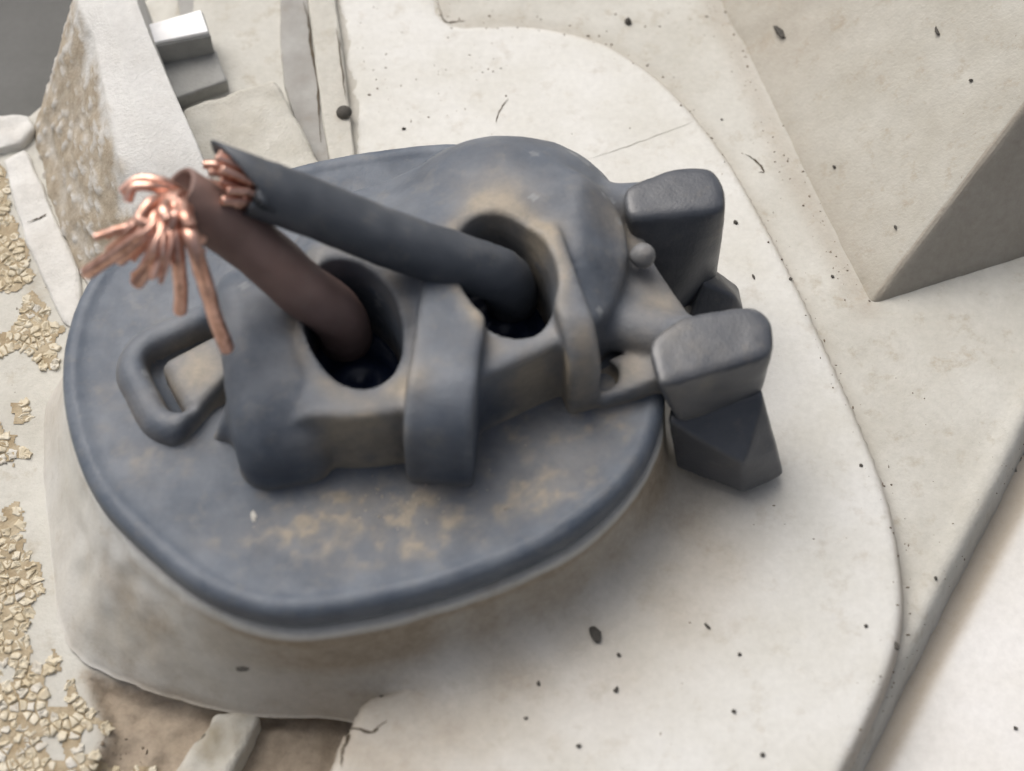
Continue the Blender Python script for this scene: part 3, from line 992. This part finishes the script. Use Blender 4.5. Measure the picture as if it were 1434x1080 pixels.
# front clip
t2 = [P(a, b, 12.6) for a, b in [(905, 478), (950, 442), (1056, 430), (1080, 446), (1086, 474), (1080, 500), (925, 542)]]
fb2 = [P(1066, 560, 7.0), P(950, 596, 7.0)]
blade2 = t2 + fb2 + [drop(fb2[0], 7.0, 0, 3.4), drop(fb2[1], 7.0, 0.4, 3.0)] + [drop(t2[0], 11.0, 1.2, 0.4), drop(t2[6], 10.6, 0.8, 0.4)]
clip2 = polytope('side_clip', blade2, M['tab'], 0.28, cap, clip_dirt(0.75, P(950, 490, 12.6), 4.0), seed=151)
barb = [P(936, 588, 7.2), P(948, 656, 1.4), P(1040, 690, 0.9), P(1098, 666, 0.9), P(1068, 552, 8.2), P(1040, 650, 5.0), P(1090, 640, 3.3)]
barb += [drop(barb[1], 2.0, 0.5, 4.0), drop(barb[3], 1.6, -0.6, 3.0), drop(barb[4], 8.0, -0.6, 3.0), drop(barb[0], 7.0, 0.6, 3.4)]
polytope('barb', barb, M['tab'], 0.07, clip2, {'dirt': lambda V: 0.12 + 0 * V[:, 0]}, 0.16, 152)
barb1 = [P(985, 398, 5.6), P(1000, 403, 5.2), P(1030, 416, 4.2), P(1041, 438, 2.4), P(1000, 470, 1.6), P(958, 470, 1.8)]
barb1 += [p + np.array([-0.3, 2.4, 0.2]) for p in barb1[:1] + barb1[3:]]
polytope('barb', barb1, M['tab'], 0.07, clip1, {'dirt': lambda V: 0.12 + 0 * V[:, 0]}, 0.16, 153)
# ------------------------------------------------------------------ wires
def stub(path, r, name, mat, parent, seg=12):
    p, rad = round_ends(catmull(path, 8), r)
    V, F = tube(p, rad, seg, True, 0.05, seed=len(path) + int(abs(path[0][0]) * 10))
    o = obj(name, mesh_from(name, V, F, mat))
    adopt(o, parent)
    return o


def insulation(path, r_out, r_in, mat, parent, slant, seed):
    c = catmull(path, 10)
    V, F = tube(c, [r_out] * len(c), 36, False, 0.06, seed)
    T = c[-1] - c[-2]
    T /= np.linalg.norm(T)
    n = 36
    # last ring cut on a slant, then a bore going back inside
    ring = V[-n:].copy()
    off = (ring - c[-1]) @ slant
    ring = ring + T * off[:, None]
    V[-n:] = ring
    inner = c[-1] + (ring - c[-1]) * (r_in / r_out)
    back = inner - T * 3.0
    rim = (ring + inner) / 2 + T * 0.18
    base = len(V)
    V = np.vstack([V, rim, inner, back])
    F = list(F)
    rows = [base - n, base, base + n, base + 2 * n]
    for a, b_ in zip(rows[:-1], rows[1:]):
        for k in range(n):
            F.append((a + k, a + (k + 1) % n, b_ + (k + 1) % n, b_ + k))
    F.append(tuple(base + 2 * n + k for k in range(n)))
    o = obj('insulation', mesh_from('insulation', V, F, mat))
    adopt(o, parent)
    return c[-1], T


w2 = empty('black_wire', P(712, 440, 8.2), 'black insulated wire from the upper socket, cut to show a copper core', 'wire')
pathb = [P(716, 424, 7.0), P(714, 406, 11.0), P(698, 386, 14.2), P(640, 366, 16.8), P(540, 333, 19.6), P(440, 292, 22.3), P(345, 258, 24.6)]
SLB = UP * 1.6
endb, Tb = insulation(pathb, 1.98, 1.62, M['blackwire'], w2, SLB, 200)
nb = np.cross(Tb, [0, 0, 1.0])
nb /= np.linalg.norm(nb)
nb2 = np.cross(nb, Tb)
k = 0
for ring_r, cnt in ((0.0, 1), (0.62, 5), (1.3, 11)):
    for i in range(cnt):
        a = 2 * math.pi * i / cnt + 0.3
        kink = np.array([random.uniform(-0.4, 0.2), random.uniform(-0.4, 0.3), random.uniform(-0.5, 0.2)])
        off = nb * math.cos(a) * ring_r + nb2 * math.sin(a) * ring_r
        ln = random.uniform(-0.4, 0.5)
        stub([endb + off - Tb * 2.0, endb + off, endb + off * 1.02 + Tb * (0.5 + 0.5 * float(off @ SLB)), endb + off * 1.15 + kink + Tb * (1.5 + 2.0 * ln + 0.45 * float(off @ SLB))], random.uniform(0.27, 0.36), 'copper_strand', M['copper'], w2, 10)

w1 = empty('brown_wire', P(490, 500, 8.2), 'brown insulated wire from the lower socket, its copper strands splayed out', 'wire')
patha = [P(484, 478, 7.0), P(482, 460, 11.0), P(466, 436, 14.0), P(420, 402, 17.2), P(350, 340, 20.6), P(285, 295, 23.6), P(248, 272, 25.0)]
enda, Ta = insulation(patha, 1.95, 1.6, M['brownwire'], w1, np.array([0.1, 0.1, -0.2]), 201)
fans = [
    ([(262, 292, 25.2), (262, 315, 26.6), (272, 345, 26.4), (288, 400, 23.5), (303, 450, 20.5), (318, 488, 18.0)], 0.66),
    ([(250, 292, 25.2), (246, 322, 26.4), (250, 360, 25.2), (253, 400, 23.0), (253, 436, 21.0)], 0.60),
    ([(238, 290, 25.4), (232, 318, 26.6), (218, 352, 25.6), (192, 396, 23.4)], 0.66),
    ([(228, 286, 25.4), (214, 312, 26.6), (180, 342, 25.4), (122, 382, 22.5)], 0.62),
    ([(232, 280, 25.4), (218, 300, 26.8), (206, 330, 26.2), (168, 364, 24.2)], 0.55),
    ([(240, 272, 25.6), (214, 262, 26.6), (188, 262, 26.6), (180, 280, 26.0)], 0.36),
    ([(236, 278, 25.8), (212, 284, 27.2), (196, 306, 27.0), (210, 316, 26.8)], 0.5),
    ([(244, 280, 25.8), (230, 292, 27.4), (236, 308, 27.4)], 0.55),
    ([(250, 268, 25.2), (224, 254, 26.0), (194, 252, 26.0), (172, 268, 25.4)], 0.36),
    ([(252, 285, 25.6), (246, 300, 27.2), (240, 318, 26.8), (224, 340, 25.4)], 0.5),
    ([(256, 278, 25.4), (258, 300, 27.2), (266, 316, 27.2)], 0.55),
]
# finer broken strands between the stout ones
frnd = random.Random(23)
for _ in range(34):
    a, b_ = frnd.uniform(-1, 1), frnd.uniform(0.4, 1)
    ex, ey = 212 + 78 * a + frnd.uniform(-10, 10), 296 + 110 * b_ * (1 - 0.55 * abs(a))
    fans.append(([(246 + frnd.uniform(-14, 12), 280 + frnd.uniform(-10, 10), 25.4), (232 + 14 * a + frnd.uniform(-14, 14), 296 + frnd.uniform(-22, 14), 26.8),
                  ((232 + ex) / 2 + frnd.uniform(-12, 12), (300 + ey) / 2 + frnd.uniform(-14, 6), 26.4), (ex, ey, 24.6 + frnd.uniform(-1, 1))], frnd.uniform(0.16, 0.27)))
for pts, r in fans:
    r = r * 0.78 if r > 0.4 else r
    stub([enda - Ta * 1.5 + (P(*pts[0]) - enda) * 0.4] + [P(*p) for p in pts], r, 'copper_strand', M['copper'], w1, 14)

# ------------------------------------------------------------------ old sealant in crumbs on the low side
seal_root = empty('sealant_residue', P(60, 900, -4.0), 'crumbled yellow sealant crusted on the pale surface beside the cap', 'sealant')


patches = [
    [(-30, 240), (6, 240), (16, 300), (34, 350), (44, 395), (10, 405), (-30, 400)],
    [(44, 412), (58, 420), (78, 450), (82, 470), (80, 515), (60, 515), (34, 492), (10, 502), (-20, 500), (-20, 478), (10, 472), (30, 455)],
    [(20, 566), (38, 566), (36, 588), (22, 590)],
    [(-20, 600), (4, 602), (20, 622), (38, 632), (36, 640), (10, 652), (-20, 648)],
    [(-20, 745), (4, 745), (6, 718), (28, 712), (36, 760), (54, 800), (50, 850), (34, 880), (36, 930), (10, 940), (-20, 960)],
    [(-20, 940), (36, 930), (60, 925), (76, 905), (80, 935), (70, 950), (95, 950), (110, 975), (150, 1010), (120, 1040), (150, 1060), (210, 1075), (230, 1110), (-20, 1130)],
]
holes = [[(60, 945), (88, 935), (92, 985), (66, 985)], [(112, 1020), (130, 1008), (142, 1025), (136, 1052), (110, 1050)], [(54, 1028), (80, 1022), (88, 1060), (70, 1060)], [(-5, 925), (20, 930), (18, 950), (-5, 955)]]
rnd = random.Random(5)
spots = []
HOLES = [PX(hh, -3.9) for hh in holes]
for pi, poly in enumerate(patches):
    w = PX(poly, -3.9)
    lo2, hi2 = w.min(0), w.max(0)
    cand = np.array([[rnd.uniform(lo2[0], hi2[0]), rnd.uniform(lo2[1], hi2[1])] for _ in range(int((hi2[0] - lo2[0]) * (hi2[1] - lo2[1]) * 12))])
    ok = poly_sdf(cand[:, 0], cand[:, 1], w) + 0.3 * fbm(cand[:, 0] * 0.9, cand[:, 1] * 0.9, seed=160) < -0.12
    for hp in HOLES:
        ok &= poly_sdf(cand[:, 0], cand[:, 1], hp) > 0.2
    for p in cand[ok]:
        gap = rnd.choice((0.42, 0.55, 0.7, 0.95)) ** 2
        if all((p[0] - s_[0][0]) ** 2 + (p[1] - s_[0][1]) ** 2 > gap for s_ in spots):
            spots.append((p, pi))


def ground_at(p):
    return float(floor_z(np.array([p[0]]), np.array([p[1]]))[0])


def cell_of(k):
    """piece of the cracked crust round a seed: the area nearer to it than to its neighbours"""
    c = spots[k][0]
    n0 = 10
    poly = [c + rnd.uniform(0.36, 0.80) * np.array([math.cos(6.2832 * i / n0), math.sin(6.2832 * i / n0)]) for i in range(n0)]
    for j, (o_, _) in enumerate(spots):
        if j == k or (o_[0] - c[0]) ** 2 + (o_[1] - c[1]) ** 2 > 2.6:
            continue
        d = o_ - c
        L = np.linalg.norm(d)
        d = d / L
        lim = L / 2 - 0.035
        out = []
        for a, b_ in zip(poly, poly[1:] + poly[:1]):
            da, db = (a - c) @ d - lim, (b_ - c) @ d - lim
            if da <= 0:
                out.append(a)
            if da * db < 0:
                out.append(a + (b_ - a) * (da / (da - db)))
        poly = out
        if len(poly) < 3:
            return None
    return poly


def flake_geometry(k):
    poly = cell_of(k)
    if poly is None:
        return None
    c = spots[k][0]
    g = ground_at(c)
    rough = []
    for a, b_ in zip(poly, poly[1:] + poly[:1]):
        rough.append(c + (a - c) * rnd.uniform(0.86, 1.02))
        if np.linalg.norm(b_ - a) > 0.3:
            rough.append(c + ((a + b_) / 2 - c) * rnd.uniform(0.7, 1.08))
    poly = rough
    n = len(poly)
    hgt = rnd.uniform(0.06, 0.17)
    tx, ty = rnd.uniform(-0.22, 0.22), rnd.uniform(-0.22, 0.22)
    V = []
    for rr_, zz in ((1.0, -0.05), (1.0, hgt * 0.6), (rnd.uniform(0.55, 0.8), hgt)):
        for p in poly:
            d = p - c
            V.append((c[0] + d[0] * rr_, c[1] + d[1] * rr_, g + zz + (d[0] * tx + d[1] * ty if zz > 0 else 0) + (rnd.uniform(-0.03, 0.10) if zz > 0 else 0)))
    V.append((c[0] + rnd.uniform(-.12, .12), c[1] + rnd.uniform(-.12, .12), g + hgt + rnd.uniform(-0.12, 0.03)))
    F = []
    for i in range(2):
        for q_ in range(n):
            F.append((i * n + q_, i * n + (q_ + 1) % n, (i + 1) * n + (q_ + 1) % n, (i + 1) * n + q_))
    for q_ in range(n):
        F.append((2 * n + q_, 2 * n + (q_ + 1) % n, 3 * n))
    return V, F


visible = sorted(range(len(spots)), key=lambda k: spots[k][0][0] < P(-12, 700, -3.9)[0])
rest_v, rest_f = [], []
done = 0
for k in visible:
    g_ = flake_geometry(k)
    if g_ is None or rnd.random() < 0.1:
        continue
    p, pi = spots[k]
    pale = pi == 5 and rnd.random() < (0.6 if p[0] < -34.5 and p[1] < -26 else 0.06) or rnd.random() < 0.06
    if done < 300:
        adopt(obj('flake', mesh_from('flake', g_[0], g_[1], M['flake_pale'] if pale else M['flake'], smooth=rnd.random() < 0.5)), seal_root)
        done += 1
    else:
        n0 = len(rest_v)
        rest_v += g_[0]
        rest_f += [tuple(j + n0 for j in f) for f in g_[1]]
if rest_v:
    adopt(obj('small_flakes', mesh_from('small_flakes', rest_v, rest_f, M['flake']), kind='stuff'), seal_root)
# brown adhesive bed under the crumbs
for poly in patches:
    w = PX(poly, -3.9)
    c = catmull(w, 5, True)
    lo2, hi2 = c.min(0) - 1, c.max(0) + 1
    HP = [PX(hh, -3.9) for hh in holes]

    def bed_keep(X, Y):
        d = poly_sdf(X, Y, c) + 0.5 * fbm(X * 0.9, Y * 0.9, seed=160)
        for hp in HP:
            d = np.maximum(d, -poly_sdf(X, Y, hp) + 0.1)
        return d < 0.15
    V, q = heightfield(lo2[0], hi2[0], lo2[1], hi2[1], 0.16, lambda X, Y: floor_z(X, Y) + 0.06 + 0.04 * fbm(X * 1.2, Y * 1.2, seed=161), keep=bed_keep)
    if len(q):
        adopt(obj('adhesive_bed', mesh_from('adhesive_bed', V, q, M['sealbed'])), seal_root)

# ------------------------------------------------------------------ crumbs and specks
def plate_h(px, py):
    p = P(px, py, 0)
    xx, yy = np.array([p[0]]), np.array([p[1]])
    z = float(floor_z(xx, yy)[0])
    if poly_sdf(xx, yy, PL2)[0] < 0:
        z = float(plate_z(xx, yy)[0])
    for _ in range(2):
        p = P(px, py, z)
        xx, yy = np.array([p[0]]), np.array([p[1]])
        z = float(floor_z(xx, yy)[0])
        if poly_sdf(xx, yy, PL2)[0] < 0:
            z = float(plate_z(xx, yy)[0])
    return z


def slope_z(px, py):
    """height of the sloped block's face at a pixel"""
    n_ = np.cross(wb[0] - wb[5], rd)
    d = FW * FPX + RT * (px - IW / 2) + UP * (IH / 2 - py)
    return float((CP + d * ((n_ @ (wb[5] - CP)) / (n_ @ d)))[2])


def crumb_mesh(seed, lx, ly, lz):
    bm = bmesh.new()
    bmesh.ops.create_icosphere(bm, subdivisions=1, radius=0.5)
    V = np.array([v.co[:] for v in bm.verts])
    V *= (0.85 + 0.42 * fbm(V[:, 0] * 2.3 + seed, V[:, 1] * 2.3, V[:, 2] * 2.3, seed=seed))[:, None]
    V *= np.array([lx, ly, lz])
    F = [[v.index for v in f.verts] for f in bm.faces]
    bm.free()
    me = mesh_from('crumb', V, F, M['crumb'], smooth=False)
    return me


def crumb(px, py, w, hgt, rot, label, group=None, z=None, name='crumb'):
    z = plate_h(px, py) if z is None else z
    sx, sy = w / 18.0, hgt / 15.3
    o = obj(name, crumb_mesh(int(px * 3 + py), sx, sy, min(sx, sy) * 0.7), label=label, category='crumb')
    o.location = Vector((P(px, py, z) + np.array([0, 0, min(sx, sy) * 0.22])) * S)
    o.rotation_euler = (0, 0, rot)
    if group:
        o['group'] = group
    return o


crumb(834, 890, 18, 27, 0.3, 'largest dark crumb on the plate below the cap')
crumb(1092, 47, 14, 34, 0.45, 'long dark splinter on the dusty sloped block', z=slope_z(1092, 47))
crumb(880, 32, 14, 14, 0.2, 'dark crumb on the pale floor above the plate edge')
crumb(610, 942, 11, 9, 0.3, 'dark crumb on the brown shade and grime just below the collar')
crumb(566, 181, 10, 6, 0.1, 'dark crumb touching the rear rim of the cap')
G = 'tiny dark specks on the pale plastic'
for (a, b, w, hh, r, lab) in [
        (867, 918, 6, 8, .5, 'tiny speck just below and right of the largest crumb'),
        (863, 967, 8, 8, 0, 'round speck straight below the largest crumb on the plate'),
        (754, 958, 6, 7, .2, 'tiny speck on the plate, lower left of the largest crumb'),
        (990, 877, 6, 11, .7, 'slanted sliver on the plate, right of the largest crumb'),
        (1036, 917, 6, 5, 0, 'faint speck on the plate, right of the slanted sliver'),
        (1212, 877, 6, 6, 0, 'lone speck near the curved right edge of the plate'),
        (1028, 996, 7, 6, .2, 'lone speck low in the middle of the bare plate'),
        (1068, 1058, 7, 6, 0, 'lowest speck on the plate, right of centre'),
        (810, 1045, 9, 5, 0, 'flat speck at the bottom of the plate below the largest crumb'),
        (736, 1006, 7, 5, .4, 'tiny speck at the bottom of the plate, left of the flat one'),
        (665, 275, 8, 6, 0, 'tiny speck on the pale floor behind the cap'),
        (967, 685, 6, 4, 0, 'speck just left of the front barb, nearer the barb of two'),
        (938, 684, 6, 5, 0, 'speck left of the front barb, nearer the cap rim of two'),
        (1030, 312, 8, 8, .6, 'speck on the plate just right of the rear clip'),
        (1011, 168, 5, 5, 0, 'tiny speck on the upper curved edge of the plate'),
        (1055, 388, 5, 9, .3, 'thin upright speck on the plate beside the rear barb'),
        (1166, 388, 6, 6, 0, 'speck on the ledge left of the sloped block corner'),
        (1107, 392, 6, 6, .3, 'speck on the plate rim level with the rear barb'),
        (1255, 905, 8, 14, .4, 'dark speck on the lower right rim of the plate'),
        (1206, 652, 9, 5, -.5, 'flat speck by the plate rim, right of the front barb'),
        (1310, 810, 8, 7, .5, 'dark speck beside the lip above the lower panel')]:
    crumb(a, b, w, hh, r, lab, G)
for (a, b, w, hh, r, lab) in [(1312, 45, 8, 18, .2, 'upright dark speck high on the sloped block'), (1360, 113, 9, 5, 0, 'flat dark speck at the far right of the sloped block'),
                                 (1168, 234, 6, 7, .2, 'small speck in the middle of the sloped face'), (1136, 272, 6, 6, 0, 'small speck at the foot of the sloped block'),
                                 (1254, 318, 5, 8, 0, 'small speck near the lower corner of the sloped block')]:
    crumb(a, b, w, hh, r, lab, 'specks on the sloped block', z=slope_z(a, b))
crumb(1422, 1020, 9, 5, -.5, 'lone dark speck on the bright lower panel', z=-5.35)
crumb(338, 938, 20, 8, 0.0, 'dark smear-like crumb stuck on the front of the collar', z=2.6)
crumb(356, 725, 9, 17, 0.3, 'pale bit of grit lying on the flange in front of the sockets', z=8.75).data.materials[0] = M['pad']

# round dark stud on the strip behind the cap
st = P(482, 159, 0.85)
bm = bmesh.new()
bmesh.ops.create_uvsphere(bm, u_segments=24, v_segments=12, radius=0.68)
V = np.array([v.co[:] for v in bm.verts])
V[:, 2] = np.where(V[:, 2] > 0, V[:, 2] * 0.8, V[:, 2] * 0.4)
F = [[v.index for v in f.verts] for f in bm.faces]
bm.free()
o = obj('stud', mesh_from('stud', V, F, M['crumb']), label='round dark stud on the strip behind the cap', category='stud')
o.location = Vector((st + np.array([0, 0, 0.1])) * S)

# ------------------------------------------------------------------ cracks in the plastic
def crack(px, width, zoff=0.03, zfix=None):
    pts = []
    for a, b in px:
        z = zfix if zfix is not None else plate_h(a, b)
        p = P(a, b, z)
        pts.append([p[0], p[1], z])
    c = catmull(pts, 6)
    V = []
    n = len(c)
    T = np.gradient(c[:, :2], axis=0)
    T /= np.linalg.norm(T, axis=1)[:, None] + 1e-9
    for i in range(n):
        w = width / 18.0 * 0.36 * max(0.12, math.sin(math.pi * min(1, (i + 0.5) / n))) * rnd.uniform(0.5, 1.3)
        nn = np.array([-T[i][1], T[i][0]])
        j = rnd.uniform(-0.05, 0.05)
        for s_, dz in ((-1, 0), (1, 0)):
            q_ = c[i, :2] + nn * (w * s_ + j)
            z = zfix if zfix is not None else None
            if z is None:
                xx, yy = np.array([q_[0]]), np.array([q_[1]])
                z = float(floor_z(xx, yy)[0])
                if poly_sdf(xx, yy, PL2)[0] < 0:
                    z = max(z, float(plate_z(xx, yy)[0]))
            V.append((q_[0], q_[1], z + zoff))
    F = [(2 * i, 2 * i + 1, 2 * i + 3, 2 * i + 2) for i in range(n - 1)]
    adopt(obj('crack', mesh_from('crack', V, F, M['crack'])), house)


crack([(483, 1040), (490, 1022), (520, 1026), (530, 1018), (543, 1010)], 5)
crack([(497, 998), (510, 985), (522, 972), (532, 974), (548, 960)], 8)
crack([(478, 1075), (480, 1050), (488, 1030), (486, 1018)], 7)
crack([(694, 172), (700, 155), (712, 138)], 3)
crack([(1044, 216), (1058, 226), (1070, 240), (1062, 242)], 5)
crack([(820, 224), (870, 208), (920, 190), (988, 172)], 0.9)
crack([(38, 312), (55, 306), (66, 300)], 4, 0.06, -3.3)
crack([(424, 0), (432, 30), (436, 70), (444, 110), (446, 150), (450, 200)], 6, 0.05, 0.45)
crack([(472, 40), (478, 90), (484, 140)], 4, 0.04, 0.9)
crack([(612, 0), (622, 30), (640, 34), (652, 30)], 4)


# ------------------------------------------------------------------ loose grit gathered in corners and on the cap
def grit(name, pts, mat, lo_, hi_, seed, **props):
    g = random.Random(seed)
    V, F = [], []
    for p in pts:
        r = g.uniform(lo_, hi_) * g.choice((0.6, 0.8, 1.0, 1.5))
        n0 = len(V)
        ang0 = g.uniform(0, 6.28)
        st_ = g.uniform(0.6, 1.7)
        for k in range(5):
            a = ang0 + k * 1.2566
            V.append((p[0] + math.cos(a) * r * g.uniform(0.6, 1.1) * st_, p[1] + math.sin(a) * r * g.uniform(0.6, 1.1) / st_, p[2] - 0.02))
        for k in range(5):
            b_ = V[n0 + k]
            V.append((p[0] + (b_[0] - p[0]) * 0.6, p[1] + (b_[1] - p[1]) * 0.6, p[2] + r * g.uniform(0.35, 0.8)))
        for k in range(5):
            F.append((n0 + k, n0 + (k + 1) % 5, n0 + 5 + (k + 1) % 5, n0 + 5 + k))
        F.append(tuple(n0 + 5 + k for k in range(5)))
    return obj(name, mesh_from(name, V, F, mat, smooth=False), **props)


def surf_z(x, y):
    z = floor_z(x, y)
    d = poly_sdf(x, y, PL2)
    return np.where(d < -0.05, np.maximum(plate_z(x, y), z), z)


M['tan_grit'] = surface('tan_grit', (0.36, 0.31, 0.24), (0.48, 0.43, 0.35), rough=0.85, spec=0.2, blotch=1.5, bump=0.02)
M['brown_grit'] = surface('brown_grit', (0.10, 0.08, 0.06), (0.24, 0.19, 0.14), rough=0.9, spec=0.15, blotch=1.2, bump=0.02)
gr_ = np.random.RandomState(12)
line = []
for px, n_, wdt in ((seam, 110, 0.8), (PL2[6:170], 150, 0.7), (LIP, 60, 0.7)):
    c = catmull(px, 10) if len(px) < 30 else px
    i_ = gr_.randint(0, len(c) - 1, n_)
    t_ = gr_.rand(n_)[:, None]
    line.append(c[i_] * (1 - t_) + c[i_ + 1] * t_ + gr_.normal(0, wdt, (n_, 2)))
line.append(np.stack([gr_.uniform(-15, 34, 170), gr_.uniform(-30, 40, 170)], 1))
tl = np.concatenate([PX(np.stack([gr_.uniform(500, 720, 70), gr_.uniform(10, 170, 70)], 1), 0), PX(np.stack([gr_.uniform(0, 110, 60), gr_.uniform(210, 900, 60)], 1), -3.9),
                     PX(np.stack([gr_.uniform(130, 290, 150), gr_.uniform(985, 1080, 150)], 1), -5)])
line.append(tl)
pts = np.concatenate(line)
keep = np.hypot(pts[:, 0] - CEN[0], pts[:, 1] - CEN[1]) > 29
keep |= pts[:, 1] > 24
pts = pts[keep]
zz = surf_z(pts[:, 0], pts[:, 1])
ok = zz > -6.0
grit('grit', np.column_stack([pts, zz])[ok], M['brown_grit'], 0.035, 0.10, 3, kind='stuff', label='fine brown grit strewn over the pale housing and its corners', category='grit')
n_ = 190
c0 = P(500, 712, 9)
gx, gy = gr_.normal(0, 4.6, n_), gr_.normal(0, 1.5, n_)
px_, py_ = c0[0] + gx * 0.96 - gy * 0.28, c0[1] + gx * 0.28 + gy * 0.96
grit('cap_grit', np.column_stack([px_, py_, np.full(n_, 8.80)]), M['tan_grit'], 0.03, 0.10, 4, kind='stuff', label='tan grit lying on the cap in front of the sockets', category='grit')
